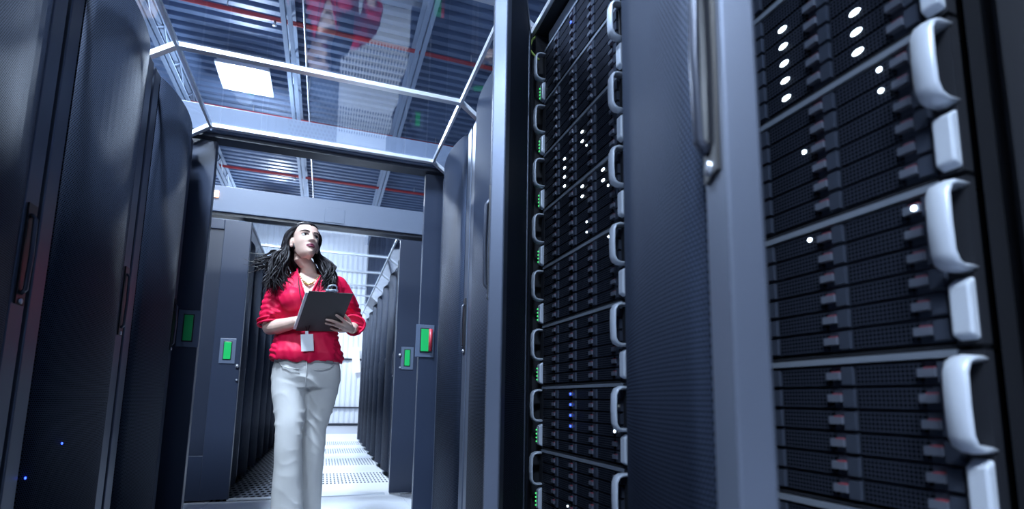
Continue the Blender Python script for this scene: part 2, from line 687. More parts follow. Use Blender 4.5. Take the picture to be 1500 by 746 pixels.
def drive_meshes():
    b = MB()
    # local: x outward, y along (latch at -y in local, turned by the rack), z up
    w, h = DCW / 2 - .0012, DRH / 2 - .0008
    b.box(-.02, 0, -w, w, -h, h, 2)
    b.box(0, .0035, -w * .42, w - .001, -h + .001, h - .001, 0)       # perforated bezel
    b.box(0, .0065, -w + .0, -w + .014, -h + .002, h - .002, 2)        # release block
    b.box(0, .009, -w * .42 - .016, -w * .42 + .002, -h * .35, h * .35, 1)   # lever end
    la = MB().box(0, .008, -w + .016, -w + .027, -h * .15, h * .45)
    le = MB()
    le.ball((.004, w * .35, 0), (.002, .0075, .0032), 8, 6)
    ls = MB().ball((.004, -w * .1, h * .35), (.002, .0032, .0026), 8, 6)
    lb = MB().ball((.0105, -w + .02, 0), (.0015, .003, .003), 8, 6)
    return b, la, le, ls, lb


b_, la_, le_, ls_, lb_ = drive_meshes()
drive_me = b_.mesh('drive', [BEZEL, LEVER, BLOCK])
latch_me = la_.mesh('latch', [LATCH])
ledw_me = le_.mesh('led', [LED_W])
leds_me = ls_.mesh('led', [LED_W])
ledb_me = lb_.mesh('led', [LED_B])
leds_lat = lb_.mesh('led', [LED_W])

ch = MB()
ch.box(-.50, -.012, -.222, .222, .002, SP - .002, 1)
ch.box(-.02, .006, -.224, .224, SP - .0085, SP - .001, 0)
ch.box(-.02, .003, -.224, .224, .001, .004, 1)
chassis_me = ch.mesh('chassis', [CHASSIS, RACK_IN])
ear = {}
for s in (-1, 1):
    e = MB()
    y0, y1 = sorted((s * .2245, s * .247))
    e.box(-.012, .002, y0, y1, .003, SP - .003, 1)
    ear[s] = e
    # D handle: flat bar loop standing out of the ear
    yc = s * .237
    zt, zb = SP - .012, SP - .100
    pts = [(0, yc, zt), (.018, yc, zt), (.027, yc, zt - .004), (.032, yc, zt - .014), (.033, yc, (zt + zb) / 2), (.032, yc, zb + .014),
           (.027, yc, zb + .004), (.018, yc, zb), (0, yc, zb)]
    hb = MB().tube(pts, .0125, 8, 0, True, flat=(1.0, .34), up=(0, 1, 0))
    ear[(s, 'h')] = hb.mesh('handle', [SILVER])
    led = MB()
    y0, y1 = sorted((s * .226, s * .246))
    led.prism([(.0, .006), (.013, .012), (.013, .064), (.0, .072)], 'y', y0, y1, 0)
    ear[(s, 'e')] = led.mesh('end_cap', [SILVER])
    lg = MB()
    for k in range(4):
        lg.box(.0125, .0150, s * .2435 - .0022, s * .2435 + .0022, .018 + k * .011, .022 + k * .011)
    ear[(s, 'g')] = lg.mesh('led', [LED_G])
ear_me = {s: ear[s].mesh('ear', [SILVER, RACK_IN]) for s in (-1, 1)}


def shelf(rk, ztop, label, group, leds):
    """leds: dict (col,row) -> mesh; col 0 is the column farthest along the aisle (left in view)"""
    r = thing('disk_shelf', label, 'disk shelf', (rk.location.x + .010, rk.location.y, ztop - SP), PI, group)
    link('chassis', chassis_me, r)
    for s in (-1, 1):
        e = link('ear', ear_me[s], r)
        link('handle', ear[(s, 'h')], e, bevel=.0)
        link('end_cap', ear[(s, 'e')], e, bevel=.003)
        if s == -1:
            link('led', ear[(s, 'g')], e)
    for c in range(4):
        # far end of the aisle is local -y (rack is turned)
        yc = -.222 + DCW * (c + .5) + .001
        for q in range(6):
            zc = SP - .0100 - DRH * (q + .5)
            d = bpy.data.objects.new('drive', drive_me)
            COL.objects.link(d)
            d.parent = r
            d.location = (0, yc, zc)
            d.scale.y = -1.0
            l = bpy.data.objects.new('latch', latch_me)
            COL.objects.link(l)
            l.parent = d
            if (c, q) in leds:
                g = bpy.data.objects.new('led', leds[(c, q)])
                COL.objects.link(g)
                g.parent = d
    return r


W, S_, B_, L_ = ledw_me, leds_me, ledb_me, leds_lat
posn = ['topmost', 'second from the top', 'third from the top', 'fourth from the top', 'fifth from the top', 'sixth from the top',
        'seventh from the top', 'eighth from the top', 'lowest in view']
ledA = {0: {(1, 1): B_}, 1: {}, 2: {(1, 2): W, (1, 3): W, (1, 4): W, (1, 5): W, (2, 1): W, (2, 2): W, (2, 3): S_},
        3: {(2, 0): W, (2, 1): W, (3, 0): W, (3, 1): W, (3, 2): S_, (2, 5): S_, (2, 4): S_}, 4: {(3, 0): S_},
        5: {}, 6: {(1, 0): B_, (1, 1): B_, (1, 2): B_, (1, 3): B_, (3, 1): L_, (3, 3): L_}, 7: {(1, 4): S_, (2, 4): S_, (1, 5): S_}, 8: {}}
for k in range(9):
    shelf(rack_open_a, 1.852 - SP * k, 'disk shelf in the middle open rack with blue lights, %s' % posn[k],
          'disk shelves in the middle open rack', ledA[k])
posb = ['topmost', 'second from the top', 'third from the top', 'fourth from the top', 'fifth from the top', 'sixth from the top', 'lowest']
ledB = {1: {(2, 1): W, (2, 2): W, (2, 3): W, (2, 4): W, (2, 5): W, (3, 2): W, (3, 3): W, (3, 4): W, (3, 5): W}, 2: {(3, 0): S_, (3, 1): S_, (2, 2): S_},
        3: {(2, 0): S_, (3, 0): L_}}
for k in range(7):
    shelf(rack_open_b, 1.51 - SP * k, 'disk shelf in the nearest open rack at right, %s' % posb[k],
          'disk shelves in the near right open rack', ledB.get(k, {}))
MB().box(-.05, -.03, -.246, .246, 1.512, 1.86).build('blank_panel', RACK_IN, rack_open_b)

for rk_, xx, yy, zz in ((rack_left, .068, -.13, .597), (rack_left, .043, -.236, .523)):
    MB().ball((xx, yy, zz), (.002, .003, .003), 8, 5).build('status_led', LED_B, rk_)
# ------------------------------------------------------------------ glass canopies
CXL, CXR = -0.615, 0.505
CZ = 2.055


def canopy(y0, y1, label, n, frost):
    r = thing('glass_canopy', label, 'canopy', (0, y0, CZ), group='glass aisle canopies')
    L = y1 - y0
    st = L / n
    chx, chz = .10, -.075
    for k in range(n + 1):
        y = k * st
        pts = [(CXL - chx, CZ + chz), (CXL, CZ), (CXR, CZ), (CXR + chx, CZ + chz)]
        c = MB()
        w, t = .014, .018
        for (xa, za), (xb, zb) in zip(pts[:-1], pts[1:]):
            d = Vector((xb - xa, zb - za)).normalized()
            nrm = Vector((-d.y, d.x))
            poly = []
            for (px, pz), s in (((xa, za), 0), ((xb, zb), 0), ((xb, zb), 1), ((xa, za), 1)):
                poly.append((px + nrm.x * t * s, pz - CZ + nrm.y * t * s))
            c.prism(poly, 'y', y - w, y + w)
        c.build('crossbar', ALU, r)
    for x in (CXL, CXR):
        MB().box(x - .006, x + .006, 0, L, -.002, .02).build('side_bar', ALU, r)
    for k in range(n):
        a, b = k * st + .017, (k + 1) * st - .017
        MB().box(CXL + .006, CXR - .006, a, b, .006, .012).build('glass_pane', GLASS, r)
        for sx, x in ((-1, CXL), (1, CXR)):
            p = [(x, .004), (x + sx * chx, chz + .004), (x + sx * chx, chz + .010), (x, .010)]
            if sx > 0:
                p = p[::-1]
            MB().prism(p, 'y', a, b).build('side_pane', FROST if (frost and (sx < 0 or k == 4)) else GLASS, r)
    return r


canopy(-.39, 2.86, 'clear glass canopy with white crossbars over the near aisle', 5, False)
canopy(4.395, 9.95, 'glass canopy with white crossbars over the far aisle', 8, True)


# ------------------------------------------------------------------ sliding door portals
def leaf(x0, x1, y, label, edge, green_x, red=None, recess=None, lock=None, group='sliding doors'):
    """edge: x of the free edge"""
    r = thing('sliding_door', label, 'sliding door', ((x0 + x1) / 2, y, .012), group=group)
    cx = (x0 + x1) / 2
    z1 = 2.005
    b = MB()
    if recess:
        a0, a1 = recess[0] - cx, recess[1] - cx
        b.box(x0 - cx, a0, 0, .045, 0, z1).box(a1, x1 - cx, 0, .045, 0, z1)
        b.box(a0, a1, 0, .045, 0, .30).box(a0, a1, 0, .045, 1.93, z1)
        b.build('leaf_frame', LEAF, r, bevel=.003)
        MB().box(a0, a1, .014, .035, .30, 1.93).build('recessed_panel', LEAF_DARK, r)
    else:
        b.box(x0 - cx, x1 - cx, 0, .045, 0, z1).build('leaf_panel', LEAF, r, bevel=.003)
    g0, g1 = green_x[0] - cx, green_x[1] - cx
    zc = 1.04
    pm = MB().box(min(g0, g1) - .028, max(g0, g1) + .030, -.006, 0, zc - .095, zc + .085)
    p = pm.build('pull_plate', PORTAL, r, bevel=.002)
    hb = MB().box(g0 - .005, g1 + .005, -.009, -.006, zc - .070, zc + .066, 1)
    hb.box(g0, g1, -.014, -.009, zc - .064, zc + .060)
    hb.build('green_pull', [GREEN, BLACK], p, bevel=.003)
    if red:
        MB().tube([(red[0] - cx, -.012, zc - .062), (red[0] - cx, -.012, zc + .062)], (red[1] - red[0]) / 2, 10).build('red_pull', RED, p)
    if lock:
        lx = lock[0] - cx
        lk = MB().tube([(lx, -.012, lock[1]), (lx, 0, lock[1])], .013, 12)
        lk.tube([(lx + .004, -.010, lock[1] - .10), (lx + .004, 0, lock[1] - .10)], .008, 10)
        lk.build('lock', STEEL, r)
    return r


def portal(y, x0, x1, zb, zt, label, cover=None, beacon=None):
    r = thing('door_portal', label, 'door frame', (0, y, 0), group='door frames of the two aisles')
    MB().box(x0, x1, 0, .13, zb, zt).build('header', PORTAL, r, bevel=.004)
    MB().box(x0, x1, .02, .11, zb - .02, zb).build('door_track', LEAF_DARK, r)
    for xa, xb in ((x0, x0 + .10), (x1 - .10, x1)):
        MB().box(xa, xb, 0, .13, 0, zb).build('post', LEAF, r)
    MB().box(CXL + .02, CXR - .02, .03, .10, .004, .010).build('threshold', ALU, r)
    if cover:
        MB().box(cover[0], cover[1], -.004, 0, zb + .012, zt - .07).build('access_cover', PORTAL, r, bevel=.002)
    if beacon:
        MB().box(beacon[0] - .016, beacon[0] + .016, -.02, 0, beacon[1] - .022, beacon[1] + .022).build('status_light', LED_O, r)
    return r


portal(2.88, -1.45, 1.35, 2.045, 2.185, 'grey door frame with deep header at the near aisle end')
portal(4.245, -1.45, 1.35, 2.065, 2.26, 'grey door frame with access cover across the farther aisle mouth', cover=(-.078, .07), beacon=(-.832, 2.19))
leaf(-1.30, -.592, 2.925, 'open sliding door with green pull beside the left racks', 1, (-.655, -.618))
leaf(.478, 1.20, 2.925, 'open sliding door with green and red pulls beside the right racks', -1, (.486, .530), red=(.538, .560))
leaf(-1.30, -.585, 4.275, 'farther left sliding door with green pull and recessed panel', 1, (-.694, -.648), recess=(-1.1, -.765), lock=(-.60, .93))
leaf(.515, 1.20, 4.275, 'farther right sliding door with green pull and round lock', -1, (.588, .628), lock=(.552, 1.06))
# ------------------------------------------------------------------ the woman with the clipboard
SKIN = pbr('skin', (0.66, 0.45, 0.365), 0.45, 0, 0.05, 200, 0.04)
_b = SKIN.node_tree.nodes['Principled BSDF']
_b.inputs['Subsurface Weight'].default_value = 0.12
_b.inputs['Subsurface Radius'].default_value = (.02, .008, .004)
_b.inputs['Subsurface Scale'].default_value = 0.3
BLOUSE = pbr('red_blouse', (0.62, 0.004, 0.050), 0.58, 0, 0.10, 150, 0.06, spec=0.25)
PANTS = pbr('pale_trousers', (0.56, 0.555, 0.54), 0.75, 0, 0.2, 500, 0.03, spec=0.2)
HAIR = pbr('dark_hair', (0.012, 0.010, 0.012), 0.5, 0, 0.0, 100, 0.0, spec=0.25)
LIPS = pbr('plum_lips', (0.20, 0.035, 0.065), 0.45)
EYEW = pbr('eye_white', (0.62, 0.62, 0.63), 0.25)
IRIS = pbr('dark_iris', (0.02, 0.018, 0.02), 0.15)
BROW = pbr('brow', (0.045, 0.030, 0.028), 0.7)
LANY = pbr('black_strap', (0.010, 0.010, 0.013), 0.6)
BADGE = pbr('white_badge', (0.84, 0.85, 0.87), 0.35)
BOARD = pbr('clipboard_back', (0.115, 0.105, 0.106), 0.8, 0, 0.1, 400, 0.08, spec=0.15)
PAPER = pbr('paper', (0.82, 0.83, 0.85), 0.6)
GOLD = pbr('gold_beads', (0.55, 0.40, 0.16), 0.3, 0.8)
SHOE = pbr('black_shoe', (0.012, 0.012, 0.014), 0.3)

PX, PY = -0.09, 2.95
woman = thing('person', 'dark-haired woman in red blouse and pale trousers walking with a clipboard', 'person', (PX, PY, .004))


def worldly(mb, name, mats, parent=None, smooth_all=True):
    """mesh given in world coordinates, stored relative to its parent"""
    p = parent or woman
    off = Vector(p.matrix_world.translation) if p.parent is None else None
    base = Vector((PX, PY, .004))
    mb.v = [(x - base.x, y - base.y, z - base.z) for x, y, z in mb.v]
    return mb.build(name, mats, p)


def remeshed(mb, voxel, smooth_it, factor=0.5):
    me = mb.mesh('tmp', [])
    o = bpy.data.objects.new('tmp', me)
    COL.objects.link(o)
    r = o.modifiers.new('r', 'REMESH')
    r.mode = 'VOXEL'
    r.voxel_size = voxel
    r.use_smooth_shade = True
    if smooth_it:
        s = o.modifiers.new('s', 'SMOOTH')
        s.iterations = smooth_it
        s.factor = factor
    dg = bpy.context.evaluated_depsgraph_get()
    dg.update()
    ev = o.evaluated_get(dg)
    out = bpy.data.meshes.new_from_object(ev)
    bpy.data.objects.remove(o)
    return out


def interp(z, zs, vs):
    return float(np.interp(z, zs, vs))


# head in its own frame: face towards -y, chin at z=-.112, crown at z=.112
HZ = [-.112, -.105, -.09, -.065, -.03, 0, .03, .06, .085, .100, .108, .112]
HX = [.015, .027, .038, .049, .059, .0645, .068, .066, .056, .041, .026, .004]
HF = [.066, .079, .086, .086, .087, .086, .089, .086, .073, .055, .034, .004]
HB = [.030, .026, .012, -.040, -.080, -.096, -.102, -.098, -.080, -.058, -.036, -.004]
ZF = np.linspace(-.112, .112, 65)


def sm(vals):
    v = np.interp(ZF, HZ, vals)
    k = np.array([1, 2, 3, 2, 1]) / 9.0
    p = np.pad(v, 2, mode='edge')
    q = np.convolve(p, k, 'valid')
    q[0], q[-1] = v[0], v[-1]
    return q


SX, SF, SB = sm(HX), sm(HF), sm(HB)


def g(d, s):
    return math.exp(-(d / s) ** 2)


def feature(x, z):
    f = 0.0
    # nose
    if z < .03:
        t = min(1, max(0, (.028 - z) / .058))
        f += (.004 + .019 * t ** 1.3) * g(x, .0085 + .006 * t) * (1 if z > -.031 else g(z + .031, .007))
    f += .006 * (g(x - .013, .007) + g(x + .013, .007)) * g(z + .030, .008)
    # eye sockets, brows, cheeks
    for s in (-1, 1):
        f -= .0085 * g(x - s * .031, .017) * g(z - .006, .011)
        f += .0045 * g(x - s * .029, .020) * g(z - .026, .008)
        f += .0050 * g(x - s * .044, .020) * g(z + .026, .020)
        f -= .0040 * g(x - s * .045, .018) * g(z + .060, .020)
    # mouth
    f += .0065 * g(x, .022) * g(z + .054, .0065)
    f += .0070 * g(x, .019) * g(z + .067, .0065)
    f -= .0030 * g(x, .024) * g(z + .0605, .003)
    f -= .0030 * g(x, .020) * g(z + .079, .006)
    f += .0060 * g(x, .018) * g(z + .095, .012)
    return f


def face_y(x, z, out=0.0):
    ax, fr = interp(z, ZF, SX), interp(z, ZF, SF)
    q = max(0.0, 1 - (abs(x) / ax) ** 2.2)
    return -(fr * q ** (1 / 2.2)) - feature(x, z) - out


HROT = Matrix.Rotation(math.radians(24), 3, 'Z') @ Matrix.Rotation(math.radians(-15), 3, 'X') @ Matrix.Rotation(math.radians(4), 3, 'Y')
HC = Vector((-.143, 2.945, 1.537))
HS = 0.95


def HW(p):
    return HC + HROT @ (Vector(p) * HS)


def add_head(mb):
    n = 72
    rings = []
    for i, z in enumerate(ZF):
        ring = []
        for k in range(n):
            a = 2 * PI * k / n
            c, s = math.cos(a), math.sin(a)
            x = SX[i] * math.copysign(abs(c) ** (2 / 2.2), c)
            if s < 0:
                y = face_y(x, z)
                y = y if abs(c) < .995 else 0.0
            else:
                y = -SB[i] * s if SB[i] < 0 else -SB[i] * s
            ring.append(tuple(HW((x, y, z))))
        rings.append(ring)
    mb.loft(rings)
    # ears
    for s in (-1, 1):
        mb.ball(HW((s * .072, .012, -.008)), (.010, .018, .030), 12, 8, rot=HROT)
        mb.ball(HW((s * .070, .008, -.034)), (.008, .010, .010), 10, 6, rot=HROT)


def ell_ring(cx, hw_, yf, yb, z, n=40, e=2.3):
    cy, hy = (yf + yb) / 2, (yb - yf) / 2
    out = []
    for k in range(n):
        a = 2 * PI * k / n
        c, s = math.cos(a), math.sin(a)
        out.append((cx + hw_ * math.copysign(abs(c) ** (2 / e), c), cy + hy * math.copysign(abs(s) ** (2 / e), s), z))
    return out


body_mb = MB()
add_head(body_mb)
body_mb.tube([(-.112, 3.00, 1.31), (-.114, 2.995, 1.36), (-.121, 2.978, 1.42), HW((0, .040, -.080)), HW((0, .03, -.03))],
             [.060, .046, .040, .040, .038], 20)
# torso under the clothes
TZ = [(.80, -.090, .120, 2.90, 3.02), (.93, -.092, .138, 2.87, 3.05), (1.04, -.098, .120, 2.90, 3.04), (1.14, -.102, .128, 2.895, 3.05),
      (1.22, -.105, .142, 2.85, 3.06), (1.29, -.107, .150, 2.87, 3.065), (1.335, -.109, .140, 2.905, 3.06), (1.365, -.110, .085, 2.94, 3.05),
      (1.38, -.112, .052, 2.95, 3.045)]
body_mb.loft([ell_ring(cx, h_, a, b, z) for z, cx, h_, a, b in TZ])
# collar bones
for s, x1 in ((-1, -.225), (1, .01)):
    body_mb.tube([(-.110 + s * .02, 2.925, 1.335), (x1, 2.945, 1.352)], [.012, .010], 8)
# legs inside the trousers, down to the shoes
body_mb.tube([(-.160, 2.95, .86), (-.155, 2.92, .66), (-.148, 2.885, .50), (-.140, 2.87, .34), (-.130, 2.875, .10), (-.128, 2.87, .05)],
             [.062, .050, .042, .040, .034, .034], 16)
body_mb.tube([(-.025, 2.97, .86), (-.024, 2.99, .66), (-.037, 3.01, .50), (-.042, 3.055, .34), (-.045, 3.12, .12), (-.045, 3.13, .06)],
             [.060, .046, .038, .036, .032, .032], 16)
for x, y in ((-.128, 2.83), (-.045, 3.09)):
    body_mb.ball((x, y, .035), (.032, .085, .026), 12, 8)
# arms
RSH, REL, RWR = (-.250, 2.985, 1.325), (-.278, 2.945, 1.078), (-.142, 2.822, 1.104)
LSH, LEL, LWR = (.035, 2.99, 1.34), (.128, 3.075, 1.125), (.118, 2.905, 1.088)
body_mb.tube([RSH, (-.266, 2.97, 1.20), REL], [.048, .043, .038], 16)
body_mb.ball(REL, .0385, 14, 10)
body_mb.tube([REL, (-.240, 2.905, 1.078), (-.19, 2.858, 1.088), RWR], [.038, .040, .033, .025], 16)
body_mb.tube([LSH, (.085, 3.04, 1.24), LEL], [.047, .042, .037], 16)
body_mb.ball(LEL, .0375, 14, 10)
body_mb.tube([LEL, (.128, 3.00, 1.11), LWR], [.037, .036, .025], 16)


def finger(pts, r0, r1):
    n = len(pts)
    body_mb.tube(pts, [r0 + (r1 - r0) * i / (n - 1) for i in range(n)], 10)
    body_mb.ball(pts[-1], r1, 10, 6)


# her left hand wraps the right edge of the board, fingers on its back
K = [(.083, 2.832, 1.111), (.080, 2.848, 1.097), (.072, 2.863, 1.083), (.060, 2.878, 1.071)]
for kx, ky, kz in K:
    body_mb.tube([LWR, (kx * .55 + LWR[0] * .45, ky * .55 + LWR[1] * .45 - .004, kz * .55 + LWR[2] * .45), (kx, ky, kz)], [.017, .0145, .0105], 10)
    body_mb.ball((kx, ky, kz), .011, 10, 6)
finger([K[0], (.060, 2.802, 1.125), (.046, 2.785, 1.132), (.035, 2.775, 1.137)], .0092, .0068)
finger([K[1], (.036, 2.815, 1.107), (.012, 2.799, 1.111), (-.010, 2.788, 1.113)], .0095, .0070)
finger([K[2], (.030, 2.833, 1.094), (.008, 2.819, 1.096), (-.011, 2.811, 1.097)], .0092, .0068)
finger([K[3], (.036, 2.866, 1.072), (.024, 2.856, 1.075), (.013, 2.848, 1.078)], .0085, .0062)
finger([(.112, 2.88, 1.10), (.098, 2.862, 1.128), (.076, 2.835, 1.148), (.058, 2.815, 1.160)], .0115, .0075)   # thumb on the paper side
# her right hand rests on the sheet behind the board, holding a pen
K2 = [(-.083, 2.800, 1.162), (-.072, 2.815, 1.156), (-.066, 2.832, 1.148), (-.064, 2.848, 1.138)]
for kx, ky, kz in K2:
    body_mb.tube([RWR, ((kx + RWR[0]) / 2, (ky + RWR[1]) / 2, (kz + RWR[2]) / 2 + .006), (kx, ky, kz)], [.017, .0145, .0105], 10)
for i, (kx, ky, kz) in enumerate(K2):
    finger([(kx, ky, kz), (kx + .026, ky - .012, kz - .002), (kx + .034, ky - .018, kz - .010), (kx + .028, ky - .016, kz - .014)], .0090, .0068)
finger([(-.122, 2.815, 1.125), (-.103, 2.796, 1.140), (-.082, 2.786, 1.146), (-.066, 2.780, 1.146)], .0115, .0075)
_me = remeshed(body_mb, 0.0032, 5, .5)
_me.materials.clear()
_me.materials.append(SKIN)
_me.transform(Matrix.Translation((-PX, -PY, -.004)))
_me.name = 'body'
body_o = bpy.data.objects.new('body', _me)
COL.objects.link(body_o)
body_o.parent = woman

# face details
for s in (-1, 1):
    ex, ez = s * .0305, .006
    ey = face_y(ex, ez)
    eye = MB().ball(HW((ex, ey + .0050, ez)), (.0140, .0105, .0092), 14, 10, rot=HROT)
    gx = ex + .0015
    eye.ball(HW((gx, ey - .0042, ez + .0018)), (.0068, .0022, .0068), 12, 8, 1, rot=HROT)
    worldly(eye, 'eye', [EYEW, IRIS])
    lash = []
    for t in np.linspace(-1, 1, 9):
        x = ex + t * .0165
        z = ez + .0078 - .006 * t * t + .0012 * s * t
        lash.append(HW((x, face_y(x, z) - .0042, z)))
    worldly(MB().tube(lash, [.0010, .0018, .0022, .0025, .0026, .0026, .0025, .0022, .0012], 6), 'eyelashes', BROW)
    br = []
    for t in np.linspace(-1, 1, 9):
        x = ex + s * .003 + t * .021
        u = t * s
        z = .0260 + .0040 * (1 - (u - .25) ** 2) - .001
        br.append(HW((x, face_y(x, z) - .0005, z)))
    rr = [.0022, .0028, .0030, .0030, .0028, .0026, .0023, .0018, .0010]
    worldly(MB().tube(br, rr if s > 0 else rr[::-1], 6), 'eyebrow', BROW)
lip = MB()
for z0, amp, rad in ((-.0545, .0035, .0040), (-.0665, -.0035, .0050)):
    pts, rd = [], []
    for t in np.linspace(-1, 1, 13):
        x = t * .0235
        z = -.0605 + (z0 + .0605) * (1 - t * t) ** .8
        pts.append(HW((x, face_y(x, z) + .0016, z)))
        rd.append(.0010 + rad * (1 - t * t) ** .6)
    lip.tube(pts, rd, 8)
worldly(lip, 'lips', LIPS)


# ---- blouse
bl = MB()
BZ = [(.905, -.092, .176, 2.838, 3.085), (.925, -.093, .184, 2.832, 3.09), (.955, -.094, .183, 2.828, 3.09), (1.00, -.097, .166, 2.852, 3.075),
      (1.06, -.099, .153, 2.872, 3.065), (1.14, -.101, .152, 2.868, 3.065), (1.21, -.104, .162, 2.832, 3.07), (1.27, -.106, .168, 2.842, 3.078),
      (1.32, -.108, .168, 2.875, 3.08), (1.352, -.109, .135, 2.905, 3.075), (1.378, -.111, .090, 2.928, 3.068), (1.395, -.112, .060, 2.945, 3.06)]
bl.loft([ell_ring(cx, h_, a, b, z, 48, 2.2) for z, cx, h_, a, b in BZ])
for cx in (-.172, -.036):
    bl.ball((cx, 2.868, 1.215), (.066, .056, .062), 16, 12)
bl.tube([(-.235, 2.99, 1.335), (-.262, 2.985, 1.27), (-.275, 2.968, 1.17), (-.279, 2.952, 1.100)], [.055, .060, .060, .062], 22)
bl.tube([(-.235, 2.96, 1.19), (-.262, 2.935, 1.13), (-.248, 2.915, 1.112)], [.050, .053, .050], 20)
bl.ball((.030, 2.99, 1.325), .062, 16, 10)
bl.ball((-.238, 2.988, 1.318), .058, 16, 10)
bl.tube([(.030, 2.99, 1.335), (.070, 3.01, 1.28), (.108, 3.05, 1.19), (.128, 3.055, 1.135)], [.055, .060, .060, .058], 22)
bl.tube([(.128, 3.06, 1.135), (.132, 2.99, 1.125), (.132, 2.955, 1.118)], [.055, .055, .056], 20)
_me = remeshed(bl, 0.006, 6, .5)


def fold(me, fn):
    me.update()
    nrm = [v.normal.copy() for v in me.vertices]
    for v, nn in zip(me.vertices, nrm):
        v.co += nn * fn(v.co)


def blouse_fold(p):
    q = Vector((p.x * 9 + p.z * 5, p.y * 9, p.z * 7 - p.x * 6))
    a = noise.noise(q) * .008
    b = abs(noise.noise(Vector((p.x * 26 + p.z * 8, p.y * 20, p.z * 9)))) * -.007
    hem = 0.0
    if p.z < 1.0 and abs(p.x + .095) < .2:
        hem = math.sin(p.x * 75 + 3 * noise.noise(Vector((p.x * 10, p.y * 8, 0)))) * .006 * min(1, (1.0 - p.z) / .08)
    cuff = 0.0
    if abs(p.x + .1) > .135 and p.z < 1.24:
        cuff = math.sin(p.z * 210 + p.x * 60 + 4 * noise.noise(p * 18)) * .0032
    return a + b + hem + cuff


fold(_me, blouse_fold)
bm = bmesh.new()
bm.from_mesh(_me)
dead = []
for f in bm.faces:
    c = f.calc_center_median()
    xr = c.x + .108
    wv = .010 + .050 * max(0, (c.z - 1.235)) / .15
    if c.y < 2.97 and c.z > 1.235 and abs(xr) < wv:
        dead.append(f)
    elif c.z > 1.345 and (xr ** 2 + (c.y - 2.995) ** 2) < .0585 ** 2:
        dead.append(f)
    elif c.z < .9115 and abs(c.x + .092) < .168 and 2.85 < c.y < 3.075:
        dead.append(f)
bmesh.ops.delete(bm, geom=dead, context='FACES')
bm.to_mesh(_me)
bm.free()
_me.materials.clear()
_me.materials.append(BLOUSE)
_me.transform(Matrix.Translation((-PX, -PY, -.004)))
_me.name = 'blouse'
blouse = bpy.data.objects.new('blouse', _me)
COL.objects.link(blouse)
blouse.parent = woman
sd = blouse.modifiers.new('cloth', 'SOLIDIFY')
sd.thickness = .003
sd.offset = 0
# collar and rolled cuffs
cl = MB()
for s in (-1, 1):
    pts = [(-.112, 3.068, 1.408), (-.110 + s * .045, 3.045, 1.408), (-.110 + s * .063, 2.99, 1.396), (-.109 + s * .058, 2.930, 1.362),
           (-.108 + s * .042, 2.880, 1.315), (-.108 + s * .026, 2.848, 1.270), (-.108 + s * .010, 2.832, 1.230)]
    cl.tube(pts, [.010, .012, .013, .014, .013, .011, .006], 8, 0, True, flat=(1.1, .42))
worldly(cl, 'collar', BLOUSE, blouse)
for c, nrm_, r in (((-.276, 2.945, 1.094), (.15, -.25, -1), .058), ((.132, 2.952, 1.117), (0, -1, -.1), .052)):
    cf = MB()
    nv = Vector(nrm_).normalized()
    u = nv.orthogonal().normalized()
    w_ = nv.cross(u)
    for dz in (0, .022):
        ring = [tuple(Vector(c) - nv * dz + (u * math.cos(a) + w_ * math.sin(a)) * (r + .003 * math.sin(3 * a))) for a in np.linspace(0, 2 * PI, 33)]
        cf.tube(ring, .0065, 6, 0, False)
    worldly(cf, 'cuff', BLOUSE, blouse)

# ---- trousers
pt = MB()
PZ = [(.955, -.092, .146, 2.86, 3.06), (.92, -.091, .156, 2.855, 3.075), (.87, -.090, .168, 2.85, 3.09), (.82, -.089, .170, 2.855, 3.095), (.775, -.088, .160, 2.87, 3.085)]
pt.loft([ell_ring(cx, h_, a, b, z, 40) for z, cx, h_, a, b in PZ])
pt.tube([(-.168, 2.965, .86), (-.163, 2.95, .76), (-.156, 2.925, .66), (-.150, 2.895, .56), (-.146, 2.882, .46), (-.140, 2.875, .34), (-.134, 2.872, .20), (-.130, 2.872, .055)],
        [.088, .088, .078, .067, .066, .068, .074, .083], 26)
pt.tube([(-.012, 2.975, .86), (-.014, 2.98, .76), (-.022, 2.99, .66), (-.036, 3.00, .57), (-.038, 3.02, .46), (-.042, 3.055, .34), (-.045, 3.09, .20), (-.046, 3.125, .055)],
        [.088, .087, .073, .062, .062, .064, .069, .078], 26)
_me = remeshed(pt, 0.0055, 5, .5)


def pants_fold(p):
    a = noise.noise(Vector((p.x * 10, p.y * 10, p.z * 9))) * .005
    k = math.exp(-((p.z - .60) / .13) ** 2) + .8 * math.exp(-((p.z - .80) / .07) ** 2) + .35
    d = p.z * 46 + p.x * 26 + 3.0 * noise.noise(Vector((p.x * 9, p.y * 9, p.z * 7)))
    b = -abs(math.sin(d)) ** .7 * 0.007 * k * max(0, noise.noise(Vector((p.x * 7 + 3, p.y * 7, p.z * 6 + 1.7))) + .30)
    c = math.sin(math.atan2(p.y - 2.9, p.x + .14) * 5 + p.z * 3) * .004 * max(0, (.5 - p.z)) / .5
    return a + b + c


